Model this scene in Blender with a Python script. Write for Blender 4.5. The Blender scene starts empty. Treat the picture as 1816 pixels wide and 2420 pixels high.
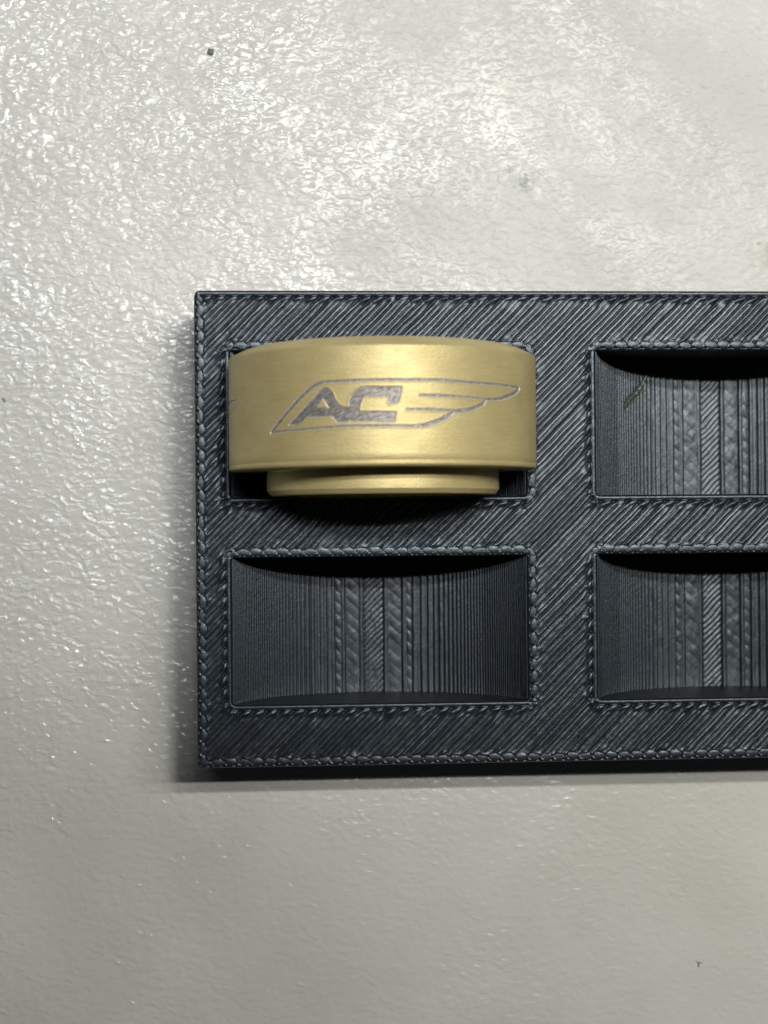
import bpy, math
import numpy as np
from mathutils import Matrix, Vector

# ------------------------------------------------------------------ units
# The modelling unit is U = 0.038 mm (so that a 27 mm ring is 710 units wide);
# every coordinate below is multiplied by U before it becomes metres.
U = 0.038e-3
SC = bpy.context.scene
COL = SC.collection
rng = np.random.default_rng(7)

# ------------------------------------------------------------------ camera
def rot(rx, ry, rz):
    return (Matrix.Rotation(rz, 4, 'Z') @ Matrix.Rotation(ry, 4, 'Y') @ Matrix.Rotation(rx, 4, 'X'))
cd = bpy.data.cameras.new('camera')
cam = bpy.data.objects.new('camera', cd)
COL.objects.link(cam)
cam.matrix_world = Matrix.Translation(Vector((152.9995, -553.384, 3982.57)) * U) @ rot(0.0083, -0.0723, -0.0088)
cd.sensor_fit = 'VERTICAL'
cd.sensor_height = 24.0
cd.lens = 24.0 * 4000 / 2420
cd.clip_start = 0.005
cd.clip_end = 20
cd.dof.use_dof = True
cd.dof.focus_distance = 3990 * U
cd.dof.aperture_fstop = 22.0
SC.camera = cam

# ------------------------------------------------------------------ world and lamps
w = bpy.data.worlds.new('World')
SC.world = w
w.use_nodes = True
w.node_tree.nodes['Background'].inputs[0].default_value = (0.86, 0.93, 1.0, 1)
w.node_tree.nodes['Background'].inputs[1].default_value = 0.013

def aim(o, src, dst):
    o.location = Vector(src) * U
    o.rotation_euler = (Vector(dst) - Vector(src)).to_track_quat('-Z', 'Y').to_euler()

def strip(name, x0, x1, y, z, watts, width=200):
    l = bpy.data.lights.new(name, 'AREA')
    l.shape = 'RECTANGLE'
    l.size = (x1 - x0) * U
    l.size_y = width * U
    l.energy = watts
    l.color = WARM
    o = bpy.data.objects.new(name, l)
    COL.objects.link(o)
    o.location = Vector(((x0 + x1) / 2, y, z)) * U
    o.rotation_euler = (0, 0, math.radians(-0.4))
    return o

def edge_spot(name, x, y, z, target, watts, half, color, blend=0.06):
    l = bpy.data.lights.new(name, 'SPOT')
    l.energy = watts
    l.shadow_soft_size = 300 * U
    l.spot_size = math.radians(half * 2)
    l.spot_blend = blend
    l.color = color
    o = bpy.data.objects.new(name, l)
    COL.objects.link(o)
    aim(o, (x, y, z), target)

HL = 14000.0
COOL, WARM = (0.93, 0.965, 1.0), (1.0, 0.97, 0.885)
for y, ty, my, kl in ((2560, 2130, 1450, 0.26), (3780, 1915, 1130, 0.72)):
    strip('tube_lamp', 2700, 4600, y, HL, 0.73)
    strip('tube_lamp', 4600, 9000, y, HL, 0.50)
    for i in range(4):          # added spots for the tubes' left part; cone edges imitate an unseen phone's shadow
        edge_spot('shadow_edge_spot', -2300 + i * 1100, y, HL, (150, ty, -300), kl, 11.3, COOL, 0.05)
    for i in range(3):          # middle spots, also added: cones leave the lower left in that imitated shadow
        edge_spot('shadow_edge_spot', 900 + i * 700, y, HL, (2780, my, -300), 0.50, 14.0, WARM, 0.10)

SC.view_settings.view_transform = 'Standard'
SC.view_settings.look = 'None'
SC.view_settings.exposure = 0.10
SC.view_settings.gamma = 1.0

# ------------------------------------------------------------------ helpers
def mesh_np(name, verts, faces, mat=None, parent=None, smooth=True, attrs=None):
    verts = np.asarray(verts, np.float32) * U
    faces = np.asarray(faces, np.int32)
    k = faces.shape[1]
    used = np.unique(faces)
    remap = np.full(len(verts), -1, np.int32)
    remap[used] = np.arange(len(used))
    verts = verts[used]
    faces = remap[faces]
    me = bpy.data.meshes.new(name)
    me.vertices.add(len(verts))
    me.vertices.foreach_set('co', verts.ravel())
    me.loops.add(faces.size)
    me.loops.foreach_set('vertex_index', faces.ravel())
    me.polygons.add(len(faces))
    me.polygons.foreach_set('loop_start', np.arange(0, faces.size, k, dtype=np.int32))
    me.update(calc_edges=True)
    me.polygons.foreach_set('use_smooth', np.full(len(faces), smooth, dtype=bool))
    if attrs:
        for an, av in attrs.items():
            a = me.attributes.new(an, 'FLOAT', 'POINT')
            a.data.foreach_set('value', np.asarray(av, np.float32)[used])
    me.validate()
    o = bpy.data.objects.new(name, me)
    COL.objects.link(o)
    if mat:
        me.materials.append(mat)
    if parent:
        o.parent = parent
        o.matrix_parent_inverse = parent.matrix_world.inverted()
    return o

def grid_faces(nx, ny):
    i = np.arange(nx - 1)[None, :] + np.arange(ny - 1)[:, None] * nx
    i = i.ravel()
    return np.stack([i, i + 1, i + nx + 1, i + nx], 1)

def loft(rings, closed=True):
    """rings: list of (n,3); quads between consecutive rings."""
    n = len(rings[0])
    V = np.concatenate(rings)
    F = []
    m = n if closed else n - 1
    for r in range(len(rings) - 1):
        a = r * n + np.arange(m)
        b = r * n + (np.arange(m) + 1) % n
        F.append(np.stack([a, b, b + n, a + n], 1))
    return V, np.concatenate(F)

def empty(name, loc, label, cat):
    o = bpy.data.objects.new(name, None)
    o.empty_display_size = 0.002
    o.location = Vector(loc) * U
    COL.objects.link(o)
    o['label'] = label
    o['category'] = cat
    bpy.context.view_layer.update()
    return o

def sstep(a, b, x):
    t = np.clip((x - a) / (b - a), 0, 1)
    return t * t * (3 - 2 * t)

_tab = rng.random((256, 256)).astype(np.float32)
def noise2(x, y, seed=0):
    x = np.asarray(x, float) + seed * 17.3
    y = np.asarray(y, float) + seed * 9.7
    xi = np.floor(x).astype(int); yi = np.floor(y).astype(int)
    fx = x - xi; fy = y - yi
    fx = fx * fx * (3 - 2 * fx); fy = fy * fy * (3 - 2 * fy)
    g = lambda a, b: _tab[a & 255, b & 255]
    return (g(xi, yi) * (1 - fx) * (1 - fy) + g(xi + 1, yi) * fx * (1 - fy)
            + g(xi, yi + 1) * (1 - fx) * fy + g(xi + 1, yi + 1) * fx * fy) * 2 - 1

# ------------------------------------------------------------------ materials
def new_mat(name):
    m = bpy.data.materials.new(name)
    m.use_nodes = True
    nt = m.node_tree
    b = nt.nodes['Principled BSDF']
    return m, nt, b

def N(nt, t, **kw):
    n = nt.nodes.new(t)
    for k, v in kw.items():
        if k.startswith('i_'):
            n.inputs[k[2:].replace('_', ' ')].default_value = v
        else:
            setattr(n, k, v)
    return n

def coords(nt, scale=(1, 1, 1), src='Object'):
    """object coordinates expressed in modelling units, times scale"""
    tc = N(nt, 'ShaderNodeTexCoord')
    mp = N(nt, 'ShaderNodeMapping')
    mp.inputs['Scale'].default_value = [s / U for s in scale]
    nt.links.new(tc.outputs[src], mp.inputs[0])
    return mp.outputs[0]

def math_(nt, op, a, b=None, c=None):
    n = N(nt, 'ShaderNodeMath', operation=op)
    for i, v in enumerate((a, b, c)):
        if v is None:
            continue
        if isinstance(v, (int, float)):
            n.inputs[i].default_value = v
        else:
            nt.links.new(v, n.inputs[i])
    return n.outputs[0]

def ramp(nt, fac, stops):
    r = N(nt, 'ShaderNodeValToRGB')
    el = r.color_ramp.elements
    while len(el) < len(stops):
        el.new(0.5)
    for e, (p, c) in zip(el, stops):
        e.position = p
        e.color = (*c, 1) if len(c) == 3 else c
    nt.links.new(fac, r.inputs[0])
    return r.outputs[0]

def noise(nt, vec, scale, detail=2, rough=0.5, dist=0.0):
    n = N(nt, 'ShaderNodeTexNoise')
    n.inputs['Scale'].default_value = scale
    n.inputs['Detail'].default_value = detail
    n.inputs['Roughness'].default_value = rough
    n.inputs['Distortion'].default_value = dist
    nt.links.new(vec, n.inputs['Vector'])
    return n.outputs[0]

def bump(nt, height, dist_units, strength=1.0, normal=None):
    b = N(nt, 'ShaderNodeBump')
    b.inputs['Strength'].default_value = strength
    b.inputs['Distance'].default_value = dist_units * U
    nt.links.new(height, b.inputs['Height'])
    if normal is not None:
        nt.links.new(normal, b.inputs['Normal'])
    return b.outputs[0]

# --- off-white embossed table laminate
def mat_table():
    m, nt, b = new_mat('table_laminate')
    L = nt.links.new
    v = coords(nt)
    # warp
    wn = N(nt, 'ShaderNodeTexNoise'); wn.inputs['Scale'].default_value = 1 / 60
    wn.inputs['Detail'].default_value = 2
    L(v, wn.inputs['Vector'])
    sub = N(nt, 'ShaderNodeVectorMath', operation='SUBTRACT'); L(wn.outputs['Color'], sub.inputs[0]); sub.inputs[1].default_value = (.5, .5, .5)
    scl = N(nt, 'ShaderNodeVectorMath', operation='SCALE'); L(sub.outputs[0], scl.inputs[0]); scl.inputs['Scale'].default_value = 24
    add = N(nt, 'ShaderNodeVectorMath', operation='ADD'); L(v, add.inputs[0]); L(scl.outputs[0], add.inputs[1])
    wv = add.outputs[0]
    mp = N(nt, 'ShaderNodeMapping'); mp.inputs['Scale'].default_value = (0.78, 1.15, 1.0); L(wv, mp.inputs[0])
    vo = N(nt, 'ShaderNodeTexVoronoi', feature='SMOOTH_F1'); vo.inputs['Scale'].default_value = 1 / 19
    vo.inputs['Smoothness'].default_value = 0.7
    L(mp.outputs[0], vo.inputs['Vector'])
    na = noise(nt, mp.outputs[0], 1 / 24, 0.6, 0.5)
    nb = noise(nt, mp.outputs[0], 1 / 12, 1, 0.5)
    dv = math_(nt, 'SUBTRACT', na, 0.5)
    rdg = math_(nt, 'DIVIDE', 1.0, math_(nt, 'ADD', 1.0, math_(nt, 'MULTIPLY', math_(nt, 'MULTIPLY', dv, dv), 200.0)))
    rdg = math_(nt, 'SUBTRACT', math_(nt, 'MULTIPLY', rdg, 0.9), math_(nt, 'MULTIPLY', vo.outputs['Distance'], 3.0))
    n2 = noise(nt, v, 1 / 6, 1, 0.5)
    n3 = noise(nt, v, 1 / 110, 3, 0.5)
    h = math_(nt, 'ADD', math_(nt, 'MULTIPLY', rdg, 2.0), math_(nt, 'MULTIPLY', nb, 3.4))
    h = math_(nt, 'ADD', h, math_(nt, 'MULTIPLY', n2, 0.45))
    h = math_(nt, 'ADD', h, math_(nt, 'MULTIPLY', n3, 4.0))
    # the embossing is worn flatter in broad patches and towards the far right
    sx = N(nt, 'ShaderNodeSeparateXYZ'); L(v, sx.inputs[0])
    wear = noise(nt, v, 1 / 330, 3, 0.6, 0.6)
    side = ramp(nt, math_(nt, 'MULTIPLY', math_(nt, 'ADD', sx.outputs['X'], 600), 1 / 2000), [(0.15, (1, 1, 1)), (0.75, (0.78,) * 3)])
    low = ramp(nt, math_(nt, 'MULTIPLY', math_(nt, 'ADD', sx.outputs['Y'], 1900), 1 / 2000), [(0.25, (0.55,) * 3), (0.55, (1, 1, 1))])
    side = math_(nt, 'MULTIPLY', side, low)
    keep = math_(nt, 'MULTIPLY', ramp(nt, wear, [(0.36, (0.50,) * 3), (0.60, (1, 1, 1))]), side)
    h = math_(nt, 'MULTIPLY', h, math_(nt, 'ADD', keep, 0.12))
    L(bump(nt, h, 0.56, 1.0), b.inputs['Normal'])
    # colour: slight warm/cool clouds, scuff marks
    big = noise(nt, v, 1 / 420, 3, 0.55)
    c = ramp(nt, big, [(0.3, (0.470, 0.473, 0.450)), (0.7, (0.540, 0.542, 0.523))])
    def spot(cx, cy, rx, ry, sc, lo, hi):
        mp = N(nt, 'ShaderNodeMapping', vector_type='TEXTURE')
        mp.inputs['Location'].default_value = (cx, cy, 0)
        mp.inputs['Scale'].default_value = (rx, ry, 1e6)
        L(v, mp.inputs[0])
        g = N(nt, 'ShaderNodeTexGradient', gradient_type='SPHERICAL'); L(mp.outputs[0], g.inputs[0])
        n = noise(nt, v, 1 / sc, 3, 0.7)
        a = math_(nt, 'MULTIPLY', g.outputs['Fac'], n)
        return ramp(nt, a, [(lo, (0, 0, 0)), (hi, (1, 1, 1))])
    def mixc(c, fac, col):
        mx = N(nt, 'ShaderNodeMix', data_type='RGBA'); L(fac, mx.inputs[0]); L(c, mx.inputs[6]); mx.inputs[7].default_value = (*col, 1)
        return mx.outputs[2]
    c = mixc(c, spot(835, 320, 75, 70, 12, 0.30, 0.50), (0.32, 0.34, 0.31))
    c = mixc(c, spot(795, 352, 45, 25, 8, 0.26, 0.46), (0.34, 0.36, 0.33))
    c = mixc(c, spot(1462, 140, 45, 70, 30, 0.2, 0.7), (0.34, 0.32, 0.24))
    c = mixc(c, spot(1440, 165, 14, 10, 8, 0.2, 0.5), (0.2, 0.19, 0.15))
    L(c, b.inputs['Base Color'])
    # glossy on the left, dulled by hands towards the right
    rn = noise(nt, v, 1 / 260, 3, 0.6)
    rx = math_(nt, 'ADD', math_(nt, 'MULTIPLY', math_(nt, 'ADD', sx.outputs['X'], 600), 1 / 1500), math_(nt, 'MULTIPLY', math_(nt, 'SUBTRACT', rn, 0.5), 1.1))
    L(ramp(nt, rx, [(0.10, (0.10,) * 3), (0.40, (0.15,) * 3), (0.85, (0.25,) * 3)]), b.inputs['Roughness'])
    # faint hand smears: the lacquer reflects more in some long patches than in others
    mr = N(nt, 'ShaderNodeMapping'); mr.inputs['Rotation'].default_value = (0, 0, math.radians(42)); L(v, mr.inputs[0])
    ms = N(nt, 'ShaderNodeMapping'); ms.inputs['Scale'].default_value = (1 / 420, 1 / 210, 1); ms.inputs['Location'].default_value = (0.35, 0.2, 0)
    L(mr.outputs[0], ms.inputs[0])
    sm_ = noise(nt, ms.outputs[0], 1.0, 5, 0.62, 0.5)
    gl = ramp(nt, sm_, [(0.40, (0.045,) * 3), (0.50, (0.14,) * 3), (0.62, (0.26,) * 3)])
    far = ramp(nt, math_(nt, 'MULTIPLY', math_(nt, 'ADD', sx.outputs['X'], 600), 1 / 2100), [(0.15, (1, 1, 1)), (0.60, (1.0,) * 3), (0.92, (0.35,) * 3)])
    lft = ramp(nt, math_(nt, 'MULTIPLY', math_(nt, 'ADD', sx.outputs['X'], 600), 1 / 1000), [(0.10, (0.15,) * 3), (0.75, (0, 0, 0))])
    L(math_(nt, 'MULTIPLY', math_(nt, 'ADD', gl, lft), far), b.inputs['Specular IOR Level'])
    return m

# --- dark slate filament
def mat_pla(name, layered=False):
    m, nt, b = new_mat(name)
    L = nt.links.new
    v = coords(nt)
    mp = N(nt, 'ShaderNodeMapping'); mp.inputs['Rotation'].default_value = (0, 0, math.radians(-45)); L(v, mp.inputs[0])
    mp2 = N(nt, 'ShaderNodeMapping'); mp2.inputs['Scale'].default_value = (0.16, 1.0, 1.0); L(mp.outputs[0], mp2.inputs[0])
    n0 = noise(nt, mp2.outputs[0], 1 / 9, 3, 0.6)
    n1 = noise(nt, v, 1 / 7, 3, 0.65)
    h = math_(nt, 'ADD', math_(nt, 'MULTIPLY', n0, 0.5), math_(nt, 'MULTIPLY', n1, 0.35))
    if layered:
        sx = N(nt, 'ShaderNodeSeparateXYZ'); L(v, sx.inputs[0])
        s = math_(nt, 'SINE', math_(nt, 'MULTIPLY', sx.outputs['Z'], 2 * math.pi / 6.26))
        h = math_(nt, 'ADD', h, math_(nt, 'MULTIPLY', s, 0.6))
    L(bump(nt, h, 1.0, 0.9), b.inputs['Normal'])
    n2 = noise(nt, v, 1 / 28, 3, 0.6)
    c = ramp(nt, n2, [(0.3, (0.0068, 0.0100, 0.0138)), (0.7, (0.0115, 0.0158, 0.0222))])
    L(c, b.inputs['Base Color'])
    r = ramp(nt, n1, [(0.3, (0.31,) * 3), (0.7, (0.39,) * 3)])
    L(r, b.inputs['Roughness'])
    b.inputs['Specular IOR Level'].default_value = 0.46
    b.inputs['Specular Tint'].default_value = (0.80, 0.90, 1.0, 1)
    return m

# --- brushed gold anodised aluminium
def mat_gold():
    m, nt, b = new_mat('gold_anodised_aluminium')
    L = nt.links.new
    at = N(nt, 'ShaderNodeAttribute'); at.attribute_name = 'arc'
    ay = N(nt, 'ShaderNodeAttribute'); ay.attribute_name = 'axial'
    cb = N(nt, 'ShaderNodeCombineXYZ')
    L(at.outputs['Fac'], cb.inputs[0]); L(ay.outputs['Fac'], cb.inputs[1])
    mp = N(nt, 'ShaderNodeMapping'); mp.inputs['Scale'].default_value = (1 / 60, 1 / 2.6, 1); L(cb.outputs[0], mp.inputs[0])
    fine = noise(nt, mp.outputs[0], 1.0, 3, 0.65)
    mp3 = N(nt, 'ShaderNodeMapping'); mp3.inputs['Scale'].default_value = (1 / 7, 1 / 5, 1); L(cb.outputs[0], mp3.inputs[0])
    grain = noise(nt, mp3.outputs[0], 1.0, 3, 0.6)
    mp2 = N(nt, 'ShaderNodeMapping'); mp2.inputs['Scale'].default_value = (1 / 90, 1 / 60, 1); L(cb.outputs[0], mp2.inputs[0])
    big = noise(nt, mp2.outputs[0], 1.0, 4, 0.6)
    h = math_(nt, 'ADD', math_(nt, 'MULTIPLY', fine, 0.50), math_(nt, 'MULTIPLY', grain, 0.95))
    L(bump(nt, h, 1.0, 0.8), b.inputs['Normal'])
    f = math_(nt, 'ADD', math_(nt, 'MULTIPLY', fine, 0.5), math_(nt, 'MULTIPLY', big, 0.5))
    c = ramp(nt, f, [(0.32, (0.43, 0.352, 0.162)), (0.68, (0.59, 0.495, 0.252))])
    L(c, b.inputs['Base Color'])
    r = ramp(nt, f, [(0.3, (0.57,) * 3), (0.7, (0.49,) * 3)])
    L(r, b.inputs['Roughness'])
    b.inputs['Metallic'].default_value = 0.46
    return m

def mat_etch():
    m, nt, b = new_mat('laser_etched_metal')
    L = nt.links.new
    at = N(nt, 'ShaderNodeAttribute'); at.attribute_name = 'arc'
    ay = N(nt, 'ShaderNodeAttribute'); ay.attribute_name = 'axial'
    dp = N(nt, 'ShaderNodeAttribute'); dp.attribute_name = 'inner'
    cb = N(nt, 'ShaderNodeCombineXYZ')
    L(at.outputs['Fac'], cb.inputs[0]); L(ay.outputs['Fac'], cb.inputs[1])
    mp = N(nt, 'ShaderNodeMapping'); mp.inputs['Rotation'].default_value = (0, 0, math.radians(-28)); L(cb.outputs[0], mp.inputs[0])
    mp2 = N(nt, 'ShaderNodeMapping'); mp2.inputs['Scale'].default_value = (1 / 14, 1 / 4.0, 1); L(mp.outputs[0], mp2.inputs[0])
    n = noise(nt, mp2.outputs[0], 1.0, 3, 0.6)
    L(bump(nt, n, 2.4, 1.0), b.inputs['Normal'])
    c0 = ramp(nt, n, [(0.3, (0.10, 0.088, 0.082)), (0.7, (0.44, 0.41, 0.385))])
    mx = N(nt, 'ShaderNodeMix', data_type='RGBA')
    L(dp.outputs['Fac'], mx.inputs[0]); mx.inputs[6].default_value = (0.66, 0.64, 0.60, 1); L(c0, mx.inputs[7])
    L(mx.outputs[2], b.inputs['Base Color'])
    b.inputs['Metallic'].default_value = 0.55
    b.inputs['Roughness'].default_value = 0.5
    return m

def flat_mat(name, col, rough=0.6):
    m, nt, b = new_mat(name)
    n = noise(nt, coords(nt), 1 / 4, 3)
    lo = tuple(c * 0.75 for c in col)
    nt.links.new(ramp(nt, n, [(0.35, lo), (0.65, col)]), b.inputs['Base Color'])
    b.inputs['Roughness'].default_value = rough
    return m

M_TABLE = mat_table()
M_PLA = mat_pla('slate_filament')
M_PLAW = mat_pla('slate_filament_layers', True)
M_GOLD = mat_gold()
M_ETCH = mat_etch()

# ------------------------------------------------------------------ table top
ZT = -300.0
X0, X1, Y0, Y1 = -6500, 8000, -7500, 6000
tv = np.array([(X0, Y0, ZT), (X1, Y0, ZT), (X1, Y1, ZT), (X0, Y1, ZT),
               (X0, Y0, ZT - 500), (X1, Y0, ZT - 500), (X1, Y1, ZT - 500), (X0, Y1, ZT - 500)], float)
tf = np.array([(0, 1, 2, 3), (7, 6, 5, 4), (0, 4, 5, 1), (1, 5, 6, 2), (2, 6, 7, 3), (3, 7, 4, 0)])
tb = mesh_np('tabletop', tv, tf, M_TABLE, smooth=False)
tb['kind'] = 'structure'

# ------------------------------------------------------------------ tray layout
MX, GX, MT, SH, GY, MB_, SW = 82.3, 167.2, 141.5, 345.3, 140.5, 146.2, 700.0
TW = MX * 2 + SW * 2 + GX
YB = -(MT + SH * 2 + GY + MB_)
xs0 = [MX, MX + SW + GX]
ys0 = [-MT, -MT - SH - GY]              # upper edge of each row
slots = [(x, x + SW, y - SH, y) for y in ys0 for x in xs0]      # x0,x1,ylo,yhi
RS, RO = 9.0, 15.0                       # corner radii of pockets and of the tray
PITCH = 11.0

def rr_sdf(X, Y, x0, x1, y0, y1, r):
    dx = np.abs(X - (x0 + x1) / 2) - ((x1 - x0) / 2 - r)
    dy = np.abs(Y - (y0 + y1) / 2) - ((y1 - y0) / 2 - r)
    return np.hypot(np.maximum(dx, 0), np.maximum(dy, 0)) + np.minimum(np.maximum(dx, dy), 0) - r

def rr_project(X, Y, x0, x1, y0, y1, r):
    """closest point on the rounded rectangle outline"""
    cx, cy = (x0 + x1) / 2, (y0 + y1) / 2
    hx, hy = (x1 - x0) / 2, (y1 - y0) / 2
    sx, sy = np.where(X < cx, -1, 1), np.where(Y < cy, -1, 1)
    ax, ay = np.abs(X - cx), np.abs(Y - cy)
    corner = (ax > hx - r) & (ay > hy - r)
    vx, vy = ax - (hx - r), ay - (hy - r)
    ln = np.maximum(np.hypot(vx, vy), 1e-6)
    qx, qy = hx - r + vx / ln * r, hy - r + vy / ln * r
    tox = (hx - ax) < (hy - ay)
    px = np.where(corner, qx, np.where(tox, hx, ax))
    py = np.where(corner, qy, np.where(tox, ay, hy))
    return cx + sx * px, cy + sy * py

def relief(X, Y):
    """height of the printed skin above its nominal plane"""
    # distance to the nearest rim and whether strands meet it with their north-east end
    cand = [(X - 0, 0, Y), (TW - X, 1, Y), (Y - YB, 0, X), (0 - Y, 1, X)]
    E = np.full(X.shape, 1e9); NE = np.zeros(X.shape, bool); T = np.zeros(X.shape)
    for d, t, c_ in cand:
        s = d < E; E = np.where(s, d, E); NE = np.where(s, bool(t), NE); T = np.where(s, c_, T)
    for (a, b, c, d) in slots:
        sd = rr_sdf(X, Y, a, b, c, d, RS)
        inx = (X > a) & (X < b)
        iny = (Y > c) & (Y < d)
        left, right = X < a, X > b
        below, above = Y < c, Y > d
        ne = (below & inx) | (left & iny) | (left & below) | (below & ~inx & left)
        s = sd < E
        E = np.where(s, sd, E); NE = np.where(s, ne, NE)
        T = np.where(s, np.where(inx, X, np.where(iny, Y, X + Y)), T)
    E = np.maximum(E, 0)
    wob = 1.3 * noise2(X / 60, Y / 60, 3) + 0.5 * noise2(X / 17, Y / 17, 4)
    u = (X - Y) / math.sqrt(2) / PITCH + wob / PITCH
    i = np.floor(u); f = u - i
    s = (X + Y) / math.sqrt(2)
    ri = _tab[(i.astype(int) * 7) & 255, 11]
    rj = _tab[(i.astype(int) * 5) & 255, 23]
    A = 3.2 + 0.6 * noise2(s / 90, i, 5)
    prof = np.sqrt(np.clip(1 - np.abs(2 * f - 1) ** 3.6, 0, 1))
    H = A * prof + (ri - 0.5) * 2.6 + (rj - 0.5) * 2.8 * (f - 0.5) + 0.3 * noise2(s / 18, i * 3.1, 6)
    # every second groove is a little deeper over long stretches
    gap = 1 - np.abs(2 * ((u / 2) % 1) - 1)
    H -= 1.7 * sstep(0.30, 0.0, gap) * (0.5 + 0.5 * noise2(s / 130, np.floor(u / 2), 8))
    wperim = np.where(NE, 13.0, 4.5)
    e = E - wperim
    # turn-arounds: strands joined in pairs where they meet a rim
    g = np.where(NE, u / 2, (u - 1) / 2)
    gi = np.floor(g); gf = g - gi
    cc = np.abs(2 * gf - 1)
    pj = _tab[(gi.astype(int) * 3) & 255, 57]
    pair = 3.9 * np.sqrt(np.clip(1 - cc ** 2.6, 0, 1)) - 0.9
    pair += 2.0 * np.exp(-((e - 9) / 6.5) ** 2) * (1 - cc) * (0.5 + pj)
    pair += 0.45 * noise2(X / 9, Y / 9, 9)
    reach = 15 + 8 * (pj - 0.5) * 2
    t = sstep(reach + 7, reach - 5, e)
    H = H * (1 - t) + pair * t
    H += t * 0.4
    cap = 1.0 + 8.0 * cc ** 2
    H = np.where(e > 0, H - 4.5 * sstep(cap, cap - 4.0, e) , H)
    # round beads where the strands turn against the south-west rims
    tb_ = T / (2 * PITCH * math.sqrt(2)) + 0.04 * noise2(T / 40, E * 0, 16)
    ti = np.floor(tb_); tfr = 2 * (tb_ - ti) - 1
    bj = _tab[(ti.astype(int) * 3) & 255, 63]
    rr_ = (np.abs(tfr) / 0.97) ** 2 + ((E - 13.0 - 2 * (bj - .5)) / (7.6 + 2 * bj)) ** 2
    bd = 1.7 + (0.7 + 1.2 * bj) * np.sqrt(np.clip(1 - rr_, 0, 1))
    moat = sstep(1.6, 1.0, rr_) * (0.1 + 1.4 * _tab[(ti.astype(int) * 9) & 255, 64])
    H = np.where(NE, H, np.where(rr_ < 1, bd, H - moat))
    # fused, smeared patches next to the rims
    sm = sstep(60, 30, E) * sstep(18, 26, E) * sstep(-0.1, 0.7, noise2(X / 26, Y / 26, 12))
    H = H * (1 - 0.55 * sm) + 2.2 * 0.55 * sm
    # perimeter strand
    q = np.clip(E / wperim, 0, 1)
    P = np.where(NE, 3.1 * np.sqrt(np.clip(1 - (2 * q - 1) ** 2, 0, 1)) ** 0.8 - 0.6, 1.7 * np.sqrt(np.clip(1 - (2 * q - 1) ** 2, 0, 1)) + 0.2)
    P = P + 0.35 * noise2(X / 22, Y / 22, 14)
    H = np.where(e < 0, P, H)
    H += 0.10 * noise2(X / 5, Y / 5, 15)
    H -= 3.0 * sstep(3.5, 0, E)
    return H, E

def axis(a, b, step, snaps=()):
    pts = sorted(set([a, b] + [s for s in snaps if a < s < b]))
    out = []
    for p, q in zip(pts[:-1], pts[1:]):
        n = max(1, int(round((q - p) / step)))
        out.append(np.linspace(p, q, n, endpoint=False))
    return np.concatenate(out + [np.array([b])])

snx = [v for s in slots for v in (s[0], s[1])]
sny = [v for s in slots for v in (s[2], s[3])]
gx = np.concatenate([axis(0, 1375, 1.55, snx)[:-1], axis(1375, TW, 5.0, snx)])
gy = axis(YB, 0, 1.55, sny)
GXX, GYY = np.meshgrid(gx, gy)
outer = rr_sdf(GXX, GYY, 0, TW, YB, 0, RO)
inside = outer <= 0
px, py = rr_project(GXX, GYY, 0, TW, YB, 0, RO)
VX = np.where(inside, GXX, px); VY = np.where(inside, GYY, py)
solid = inside.copy()
for sl in slots:
    sd = rr_sdf(GXX, GYY, *sl, RS)
    near = (sd < 1e-6)
    qx, qy = rr_project(GXX, GYY, *sl, RS)
    VX = np.where(near, qx, VX); VY = np.where(near, qy, VY)
    solid &= ~(sd < -1e-6)
HH, EE = relief(VX, VY)
verts = np.stack([VX.ravel(), VY.ravel(), HH.ravel()], 1)
fc = grid_faces(len(gx), len(gy))
sf = solid.ravel()
keep = sf[fc].sum(1) >= 1
# drop faces lying wholly on a pocket rim line
cxm = GXX.ravel()[fc].mean(1); cym = GYY.ravel()[fc].mean(1)
inpocket = np.zeros(len(fc), bool)
for sl in slots:
    inpocket |= rr_sdf(cxm, cym, *sl, RS) < -1.6
keep &= ~inpocket
tray = empty('storage_tray', (TW / 2, YB / 2, ZT), 'dark slate 3D-printed tray with rectangular pockets, lying on the off-white table', 'tray')
top = mesh_np('top_face', verts, fc[keep], M_PLA, tray)

def rr_loop(x0, x1, y0, y1, r, n=6, z=0.0, off=0.0):
    x0 -= off; x1 += off; y0 -= off; y1 += off; r = max(r + off, 0.5)
    P = []
    for cx, cy, a0 in ((x1 - r, y1 - r, 0), (x0 + r, y1 - r, 90), (x0 + r, y0 + r, 180), (x1 - r, y0 + r, 270)):
        for k in range(n + 1):
            a = math.radians(a0 + 90 * k / n)
            P.append((cx + r * math.cos(a), cy + r * math.sin(a), z))
    return np.array(P)

# outer wall: stacked printed layers
LH = 6.26
rings = [rr_loop(0, TW, YB, 0, RO, z=-0.5, off=-2.0), rr_loop(0, TW, YB, 0, RO, z=-3.2, off=0.0)]
z = -3.2
k = 0
while z > ZT + 8:
    o = 0.35 * (_tab[k & 255, 90] - 0.5)
    for a in (0.0, 0.25, 0.5, 0.75):
        rings.append(rr_loop(0, TW, YB, 0, RO, z=z - a * LH, off=0.6 * math.sin(math.pi * a) + o))
    z -= LH; k += 1
rings.append(rr_loop(0, TW, YB, 0, RO, z=ZT + 0.5, off=-1.0))
V, F = loft(rings[::-1])
mesh_np('outer_wall', V, F, M_PLA, tray)
bl = rings[-1]
cen = np.array([[TW / 2, YB / 2, ZT + 0.5]])
V = np.concatenate([bl, cen]); n = len(bl)
mesh_np('base', V, np.array([(i, n, (i + 1) % n) for i in range(n)]), M_PLA, tray, smooth=False)

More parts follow.
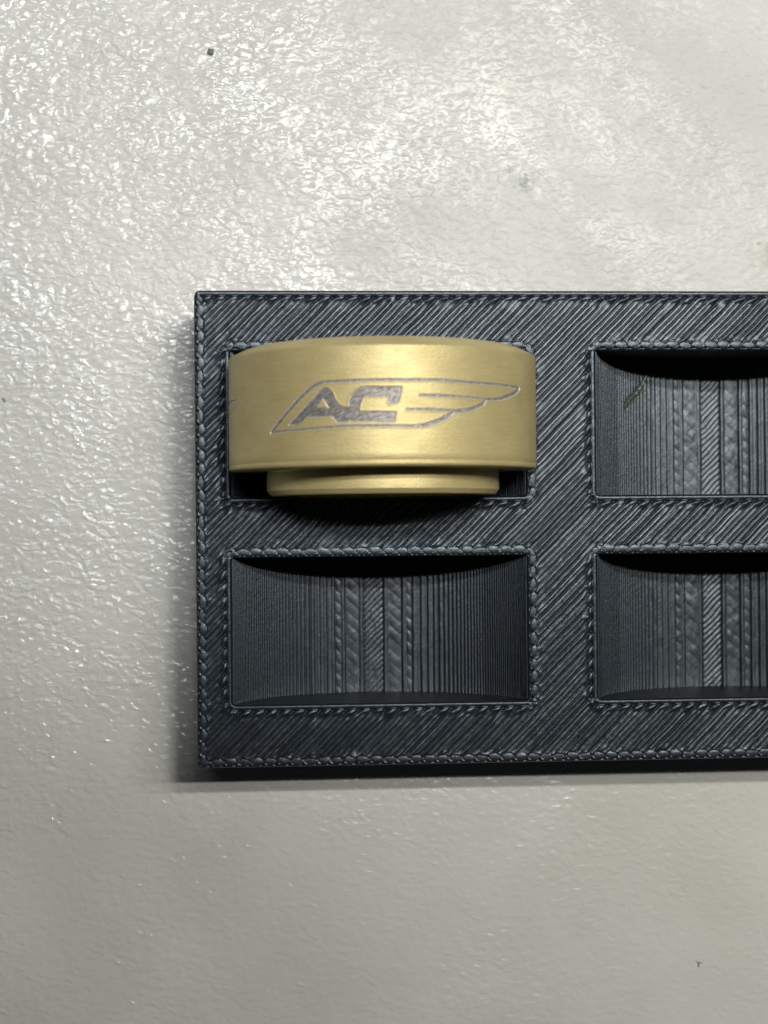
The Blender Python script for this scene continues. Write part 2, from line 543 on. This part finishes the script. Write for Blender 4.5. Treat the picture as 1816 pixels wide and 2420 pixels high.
# pockets: stepped barrel-shaped floor with straight walls
RHO, ZC = 359.0, 81.0
def pocket(sl, seed):
    x0, x1, y0, y1 = sl
    rg = [rr_loop(x0, x1, y0, y1, RS, z=-2.8, off=0)]
    z = -3.0; k = 0
    while z > -292:
        for a in (0.0, 0.5):
            rg.append(rr_loop(x0, x1, y0, y1, RS, z=z - a * LH, off=0.45 * math.cos(2 * math.pi * a) + 0.3 * (_tab[(k + seed) & 255, 91] - .5)))
        z -= LH; k += 1
    V, F = loft(rg)
    wall = mesh_np('pocket', V, F, M_PLA, tray)
    # floor profile
    xc = (x0 + x1) / 2
    lips = []
    n = 0
    while True:
        v = 625 + 4500 * n - (n ** 2) * 39
        # exact circle: depth of layer n
        zz = -RHO + 0.87 + n * LH
        r2 = RHO ** 2 - zz ** 2
        if n > 60 or zz + ZC > -4:
            break
        lips.append((math.sqrt(max(r2, 0)), ZC + zz))
        n += 1
    # lips[k] = (half width of the opening at layer k, z of layer k top)
    pts = []        # x>=0 half profile, from centre outwards
    prev = 0.0
    for k in range(len(lips)):
        xr, zk = lips[k]
        wd = xr - prev
        ns = max(2, int(wd / 2.0))
        for j in range(ns + 1):
            pts.append((prev + wd * j / ns, zk, prev, xr, k))
        prev = xr
    pts.append((350.5, pts[-1][1] + 5, prev, 352, len(lips)))
    P = np.array([p for p in pts])
    # remove the part beyond the wall
    P = P[P[:, 0] <= 350.5]
    Lf = P[::-1].copy(); Lf[:, 0] *= -1
    P2 = np.concatenate([Lf[:-1], P])
    sgn = np.concatenate([-np.ones(len(Lf) - 1), np.ones(len(P))])
    yy = axis(y0 - 1, y1 + 1, 2.6)
    X = P2[:, 0][None, :] + 0 * yy[:, None]
    Y = yy[:, None] + 0 * P2[:, 0][None, :]
    Z = P2[:, 1][None, :] + 0 * Y
    ins, outx, K = P2[:, 2][None, :], P2[:, 3][None, :], P2[:, 4][None, :]
    ax = np.abs(X)
    d = ax - ins                              # distance from the inner lip of this layer
    width = outx - ins
    # strands printed along the lip
    f = np.clip(d / 11.0, 0, 1)
    q = np.where(K == 0, 0, 1.0)
    stripe = np.minimum(width, 11.0)
    ff = np.clip(d / stripe, 0, 1)
    hz = 1.7 * np.sqrt(np.clip(1 - np.abs(2 * ff - 1) ** 3, 0, 1)) * (d < stripe) * (K > 0)
    hz = hz * np.clip(width / 11, 0.45, 1)
    rest = (d >= stripe) & (K > 0)
    # second strand or bead column
    bead_u = (Y + sgn[None, :] * ax * 0.9 + seed * 7) / 30.0
    bi = np.floor(bead_u); bf = bead_u - bi
    bead = (0.8 + 0.7 * _tab[(bi.astype(int) * 3 + seed) & 255, 31]) * np.sqrt(np.clip(1 - (2 * bf - 1) ** 2, 0, 1))
    ff2 = np.clip((d - stripe) / np.maximum(width - stripe, 1), 0, 1)
    hz = np.where(rest, (0.5 + bead * np.where(K == 1, 0.5, np.where(K == 2, 1.0, 0.0)) + np.where(K > 2, 1.1, 0.0) + np.where(K == 1, 0.55 * noise2(X / 15, Y / 18, 37 + seed), 0)) * np.sqrt(np.clip(1 - (2 * ff2 - 1) ** 2 * 0.9, 0, 1)) * sstep(0, 3, width - stripe), hz)
    # central flat: 45-degree infill strands
    u = (X - Y) / math.sqrt(2) / PITCH + 0.25 * noise2(X / 30, Y / 40, 20 + seed)
    ui = np.floor(u); uf = u - ui
    amp = 1.9 + 0.9 * noise2(Y / 90, ui * 0.0 + seed, 21)
    cent = amp * np.sqrt(np.clip(1 - np.abs(2 * uf - 1) ** 3, 0, 1)) + 1.6 * (uf - 0.5) * (_tab[(ui.astype(int) * 5) & 255, 71])
    hz = np.where(K == 0, cent * sstep(0, 3, width - ax), hz)
    hz = hz + 0.3 * noise2(X / 9, Y / 30, 30 + seed) * (K < 9) + 0.06 * noise2(X / 3, Y / 9, 31 + seed)
    X = X + 0.5 * noise2(Y / 40, K + 40 * seed, 33) * (K > 0) * sgn[None, :]
    Z = Z + hz
    V = np.stack([(X + xc).ravel(), Y.ravel(), Z.ravel()], 1)
    fl = mesh_np('pocket_floor', V, grid_faces(X.shape[1], X.shape[0]), M_PLA, wall)
    return wall
for n_, sl in enumerate(slots):
    pocket(sl, n_ * 3 + 1)

# ------------------------------------------------------------------ gold ring
XC, ZCR, RR = 434.0, 80.0, 354.0
ring = empty('gold_ring', (XC, -300, ZCR - RR), 'gold metal ring engraved with a winged AC emblem, standing in the upper left pocket', 'ring')

def wrap(arc, y, r):
    t = arc / RR
    return np.stack([XC + r * np.sin(t), y, ZCR + r * np.cos(t)], -1)

outline = [(-289.2,-351.2),(-235.8,-303.9),(-193.2,-268.6),(-179.9,-260.4),(-166.8,-253.7),(-147.7,-249.6),(-114.9,-249.1),(-65.5,-248.2),(-7.5,-248.1),(67.9,-247.7),(100.8,-247.9),(167.2,-250.3),(257.3,-251.7),(304.5,-252.6),(328.4,-253.4),(334.5,-256.5),(317.8,-266.2),(282.7,-276.5),(250.8,-283.1),(219.6,-284.8)]
strokes = [
    (outline[:13], [3.8] * 5 + [3.0] * 8), (outline[12:], [2.8, 3.0, 3.4, 4.2, 4.6, 4.6, 3.6, 3.0]),
    ([(219.6,-284.4),(176.3,-283.1),(134.9,-281.4),(88.0,-280.2),(54.5,-280.0)], [2.2, 2.2, 2.4, 3.2, 2.0]),
    ([(216.9,-285.7),(206.2,-295.8),(183.4,-305.0),(159.5,-310.6),(134.6,-312.6)], [3.0, 4.6, 4.8, 4.4, 3.2]),
    ([(134.6,-312.4),(108.6,-311.3),(73.4,-310.0),(26.6,-310.3)], [2.6, 2.6, 3.0, 2.6]),
    ([(132.3,-314.6),(119.2,-322.6),(95.8,-333.7),(67.0,-343.1),(47.0,-345.3)], [3.0, 4.8, 5.0, 4.6, 3.4]),
    ([(47.0,-345.3),(7.8,-345.1),(-85.9,-344.4),(-146.5,-346.2),(-212.3,-349.0),(-283.5,-351.4)], [3.2, 2.8, 2.8, 2.6, 2.2, 2.4]),
    ([(-575,-272.0),(-549.3,-272.5),(-474.4,-272.6),(-440.0,-273.2),(-434.8,-275.2),(-447.5,-285.5),(-502.4,-300.1),(-575,-310)], [2.6] * 8),
]
letters = [(-241.1,-338.0),(-219.1,-320.3),(-195.8,-299.7),(-175.7,-281.0),(-162.6,-267.9),(-154,-262.6),(-145.5,-261.4),(-138.5,-264.2),(-132.4,-271.9),(-125.4,-288.6),(-115.4,-300.5),(-105.4,-303.6),(-97.4,-302.8),(-96.3,-293.2),(-93.3,-281.6),(-83.3,-270.3),(-69.5,-261.8),(-55.9,-260.7),(16.6,-261.7),(15.6,-271.3),(11.5,-288.7),(7.6,-295.5),(-10.9,-300.2),(-13.7,-296.3),(-10.7,-282.8),(-63.9,-282.6),(-67.8,-288.0),(-71.8,-297.6),(-73.9,-313.0),(4.5,-314.8),(1.4,-337.0),(-85.8,-335.0),(-97.7,-331.9),(-98.7,-336.7),(-123.8,-336.1),(-133.9,-323.2),(-193.8,-323.2),(-205.2,-332.6),(-216.9,-339.0)]
hole = [(-170.4,-303.3),(-154.3,-284.7),(-142.0,-304.2)]

def catmull(pts, w, n=6):
    P = np.array(pts, float); W = np.array(w, float)
    P = np.vstack([2 * P[0] - P[1], P, 2 * P[-1] - P[-2]])
    out = []; ow = []
    for i in range(1, len(P) - 2):
        for k in range(n):
            t = k / n
            a = 0.5 * (2 * P[i] + (P[i + 1] - P[i - 1]) * t + (2 * P[i - 1] - 5 * P[i] + 4 * P[i + 1] - P[i + 2]) * t * t + (-P[i - 1] + 3 * P[i] - 3 * P[i + 1] + P[i + 2]) * t ** 3)
            out.append(a); ow.append(W[i - 1] * (1 - t) + W[i] * t)
    out.append(P[-2]); ow.append(W[-1])
    return np.array(out), np.array(ow)

def seg_sdf(A, Y, pts, w):
    """signed distance to a stroke of varying half width"""
    D = np.full(A.shape, 1e9)
    for (p, q, wa, wb) in zip(pts[:-1], pts[1:], w[:-1], w[1:]):
        lo = np.minimum(p, q) - 14; hi = np.maximum(p, q) + 14
        m = (A > lo[0]) & (A < hi[0]) & (Y > lo[1]) & (Y < hi[1])
        if not m.any():
            continue
        a, y = A[m], Y[m]
        d = q - p
        t = np.clip(((a - p[0]) * d[0] + (y - p[1]) * d[1]) / max(d @ d, 1e-9), 0, 1)
        dist = np.hypot(a - p[0] - t * d[0], y - p[1] - t * d[1]) - (wa * (1 - t) + wb * t)
        D[m] = np.minimum(D[m], dist)
    return D

def poly_sdf(A, Y, poly):
    P = np.array(poly, float)
    ins = np.zeros(A.shape, bool); D = np.full(A.shape, 1e9)
    for i in range(len(P)):
        p, q = P[i], P[(i + 1) % len(P)]
        c = ((p[1] > Y) != (q[1] > Y))
        xi = (q[0] - p[0]) * (Y - p[1]) / (q[1] - p[1] + 1e-12) + p[0]
        ins ^= c & (A < xi)
        d = q - p
        t = np.clip(((A - p[0]) * d[0] + (Y - p[1]) * d[1]) / (d @ d), 0, 1)
        D = np.minimum(D, np.hypot(A - p[0] - t * d[0], Y - p[1] - t * d[1]))
    return np.where(ins, -D, D)

# engraved band of the barrel
y_lo, y_hi = -362.0, -236.0
ax1 = axis(-320, 352, 0.9)
ax0 = axis(-585, -320, 1.3)
arcs = np.concatenate([ax0[:-1], ax1])
yb = axis(y_lo, y_hi, 0.9)
A_, Y_ = np.meshgrid(arcs, yb)
edge_n = 0.5 * noise2(A_ / 3, Y_ / 3, 41)
Dst = np.full(A_.shape, 1e9)
for pts, wd in strokes:
    q, ww = catmull(pts, wd)
    ww = ww * 0.9
    Dst = np.minimum(Dst, seg_sdf(A_, Y_, q, ww))
Dle = np.maximum(poly_sdf(A_, Y_, letters), -poly_sdf(A_, Y_, hole))
Dst += edge_n; Dle += edge_n
Dm = np.minimum(Dst, Dle)
depth = 1.9 * sstep(1.2, -1.4, Dm) - 0.5 * np.exp(-((Dm - 1.6) / 1.2) ** 2)
Rv = RR - depth
V = wrap(A_.ravel(), Y_.ravel(), Rv.ravel())
at = {'arc': A_.ravel(), 'axial': Y_.ravel(), 'inner': sstep(0.4, -1.6, Dm).ravel()}
fc = grid_faces(len(arcs), len(yb))
fc = fc[:, ::-1]
fm = Dm.ravel()[fc].mean(1)
et = fm < 0.7
isl = Dle.ravel()[fc].mean(1) < Dst.ravel()[fc].mean(1)
am = A_.ravel()[fc].mean(1); ym = Y_.ravel()[fc].mean(1)
isA = am < (-97.0 + (ym + 318) * -0.05)
g_faces = fc[~et]

# full profile of revolution: (y, r)
def fillet(y, r, y2, r2, n=5, bulge=0.35):
    out = []
    for k in range(n + 1):
        t = k / n
        out.append((y + (y2 - y) * t, r + (r2 - r) * (t ** 1.8)))
    return out
prof_up = [(y_hi, RR)] + [(y, RR) for y in (-220, -205, -190, -178, -173.4)] + [(-172.4, RR - 0.8), (-171.4, RR - 2.4), (-167, RR - 10), (-162, RR - 19), (-156, RR - 32), (-150.5, RR - 50), (-147, RR - 72), (-145, RR - 95), (-144, 240), (-146, 236)]
prof_dn = [(y_lo, RR), (-380, RR), (-400, RR), (-413.5, RR), (-415.5, RR - 1.4), (-417.0, RR - 1.6), (-418.5, RR - 0.6), (-420, RR - 0.1), (-424, RR - 0.4), (-427, RR - 2.2), (-428, RR - 5),
           (-428.2, 300), (-428.4, 270), (-429, 266.5), (-432, 266), (-436, 267), (-440, 268), (-460, 268), (-473, 268), (-473.8, 267.9), (-474.4, 267.4), (-475, 266.9), (-483.6, 259.6), (-484.2, 259), (-484.6, 258), (-486, 245), (-484, 236)]
def revolve(prof, arcs_deg, flip=False):
    P = np.array(prof, float)
    t = np.radians(arcs_deg)
    T, I = np.meshgrid(t, np.arange(len(P)))
    r = P[I, 1]; y = P[I, 0]
    V = np.stack([XC + r * np.sin(T), y, ZCR + r * np.cos(T)], -1).reshape(-1, 3)
    F = grid_faces(len(t), len(P))
    if flip:
        F = F[:, ::-1]
    return V, F, (T * RR).ravel(), y.ravel()
deg = np.linspace(-180, 180, 541)
parts = []
V1, F1, a1, y1_ = revolve(prof_up, deg, True)
V2, F2, a2, y2_ = revolve(prof_dn[::-1], deg, True)
# plain remainder of the band behind the engraving
back = np.degrees(352 / RR), 360 + np.degrees(-585 / RR)
V3, F3, a3, y3_ = revolve([(y_lo, RR), (y_hi, RR)], np.linspace(*back, 200), True)
Vi, Fi, ai, yi = revolve([(-146, 236), (-484, 236)], deg, True)
Vs = [V, V1, V3]; off = np.cumsum([0] + [len(v) for v in Vs])
Fall = np.concatenate([g_faces, F1 + off[1], F3 + off[2]])
Vall = np.concatenate(Vs)
arc_all = np.concatenate([A_.ravel(), a1, a3]); ax_all = np.concatenate([Y_.ravel(), y1_, y3_])
Pd = np.array(prof_dn)
# lower lip belongs to the barrel, the narrower flange is a part of its own
V2a, F2a, a2a, y2a = revolve(prof_dn[:14][::-1], deg, True)
o2 = len(Vall)
Vall = np.concatenate([Vall, V2a]); Fall = np.concatenate([Fall, F2a + o2])
arc_all = np.concatenate([arc_all, a2a]); ax_all = np.concatenate([ax_all, y2a])
mesh_np('barrel', Vall, Fall, M_GOLD, ring, attrs={'arc': arc_all, 'axial': ax_all})
V2b, F2b, a2b, y2b = revolve(prof_dn[12:][::-1], deg, True)
mesh_np('flange', V2b, F2b, M_GOLD, ring, attrs={'arc': a2b, 'axial': y2b})
mesh_np('bore', Vi, Fi, M_GOLD, ring, attrs={'arc': ai, 'axial': yi})
frag = am < -400
mesh_np('engraved_wing_outline', V, fc[et & ~isl & ~frag], M_ETCH, ring, attrs=at)
o = mesh_np('engraved_wing_outline', V, fc[et & ~isl & frag], M_ETCH, ring, attrs=at)
o['label'] = 'tip of a second engraved wing at the left edge'
mesh_np('engraved_letter', V, fc[et & isl & isA], M_ETCH, ring, attrs=at)
mesh_np('engraved_letter', V, fc[et & isl & ~isA], M_ETCH, ring, attrs=at)

# ------------------------------------------------------------------ small debris
M_SPECK = flat_mat('dark_grit', (0.14, 0.15, 0.135))
M_CRUMB = flat_mat('grey_dirt', (0.28, 0.28, 0.25))
def blob(name, c, r, squash, seed, mat, label, cat, rotz=0.0):
    nu, nv = 24, 12
    a = np.linspace(0, 2 * np.pi, nu, endpoint=False); b = np.linspace(-np.pi / 2 + .02, np.pi / 2 - .02, nv)
    rgs = []
    for bb in b:
        rad = 1 + 0.18 * noise2(np.cos(a) * 1.7 + 5, np.sin(a) * 1.7 + bb * 1.5, seed)
        x = np.cos(a) * np.cos(bb) * rad * r * squash[0]; y = np.sin(a) * np.cos(bb) * rad * r * squash[1]
        z = np.sin(bb) * rad * r * squash[2]
        X = x * math.cos(rotz) - y * math.sin(rotz); Y = x * math.sin(rotz) + y * math.cos(rotz)
        rgs.append(np.stack([X + c[0], Y + c[1], z + c[2]], 1))
    V, F = loft(rgs)
    o = mesh_np(name, V, F, mat)
    o['label'] = label; o['category'] = cat
    return o
blob('grit_speck', (35, 644, ZT + 3), 9.0, (1, 1, 0.5), 3, M_SPECK, 'small round dark grey speck on the table above the tray', 'speck')
blob('dirt_crumb', (-485, -233, ZT + 1.5), 6.5, (1, 0.6, 0.35), 5, M_CRUMB, 'tiny oval dark crumb on the table near its left edge, left of the tray', 'crumb', -0.9)
# three-armed crumb low on the right
def arms(name, c, ends, r, mat, label, cat):
    V = []; F = []
    for e in ends:
        p = np.array(c, float); q = p + np.array([e[0], e[1], 0.0])
        d = (q - p) / np.linalg.norm(q - p); s = np.array([-d[1], d[0], 0]); upv = np.array([0, 0, 1.0])
        rg = []
        for t, k in ((0, 1), (.5, .8), (1, .15)):
            a = np.linspace(0, 2 * np.pi, 10, endpoint=False)
            rg.append(p + (q - p) * t + r * k * (np.cos(a)[:, None] * s + np.sin(a)[:, None] * upv))
        v, f = loft(rg)
        F.append(f + sum(len(x) for x in V)); V.append(v)
    o = mesh_np(name, np.concatenate(V), np.concatenate(F), mat)
    o['label'] = label; o['category'] = cat
arms('lint_crumb', (1263, -1683, ZT + 1.8), [(9, -2), (-8, 3), (-1, -13)], 2.3, M_CRUMB,
     'tiny three-pronged grey crumb on the table below the tray, near the lower right corner', 'crumb')

# wisp of filament in the upper right pocket
def thread():
    m, nt, b = new_mat('stray_filament')
    b.inputs['Base Color'].default_value = (0.06, 0.07, 0.058, 1)
    b.inputs['Roughness'].default_value = 0.35
    b.inputs['Transmission Weight'].default_value = 0.1
    p0 = np.array([1111, -190, -165.]); p1 = np.array([1046, -286, -196.])
    rgs = []
    for k in range(40):
        t = k / 39
        c = p0 * (1 - t) + p1 * t + np.array([2 * math.sin(t * 7), 2 * math.cos(t * 9), 9 * math.sin(t * math.pi)])
        r = (4.4 + 4.2 * _tab[k, 3]) * (0.35 + 0.65 * math.sin(math.pi * min(1, t * 1.02)) ** 0.6)
        a = np.linspace(0, 2 * np.pi, 9, endpoint=False)
        d = (p1 - p0) / np.linalg.norm(p1 - p0)
        s = np.cross(d, (0, 0, 1)); s /= np.linalg.norm(s); v = np.cross(s, d)
        rgs.append(c + r * (np.cos(a)[:, None] * s + np.sin(a)[:, None] * v))
    V, F = loft(rgs)
    o = mesh_np('filament_wisp', V, F, m)
    o['label'] = 'thin translucent wisp of stray filament lying slantwise in the upper right pocket'
    o['category'] = 'filament'
thread()

# fine pale dust that nobody could count, on the tray and in its pockets
def dust():
    m = flat_mat('pale_dust', (0.62, 0.62, 0.58), 0.5)
    V = []; F = []
    pts = [(272, -932, -262), (318, -979, 1.5), (405, -977, 1.5), (350, -975, 1.5), (900, -975, 1.5), (782, -395, 2.5), (788, -300, 2.5), (775, -392, 2.5),
           (1000, -530, 2), (620, -1040, 2), (1120, -1045, 2), (760, -700, 2), (30, -610, 3), (1250, -520, 2), (840, -60, 2.5)]
    r2 = np.random.default_rng(5)
    for k in range(26):
        x, y = r2.uniform(8, 1340), r2.uniform(-1105, -8)
        if not any(a - 6 < x < b + 6 and c - 6 < y < d + 6 for a, b, c, d in slots):
            pts.append((x, y, 3.2))
    for p in pts:
        n = sum(len(v) for v in V)
        q = np.array([(0, 0, 1), (.9, 0, -.4), (-.5, .8, -.4), (-.5, -.8, -.4)]) * r2.uniform(0.9, 1.9) * r2.uniform(0.7, 1.3, (4, 3))
        V.append(q + np.array(p)); F.append(np.array([(0, 1, 2), (0, 2, 3), (0, 3, 1), (1, 3, 2)]) + n)
    o = mesh_np('dust', np.concatenate(V), np.concatenate(F), m, smooth=False)
    o['kind'] = 'stuff'
    o['label'] = 'pale dust flecks scattered over the dark tray'
    o['category'] = 'dust'
dust()
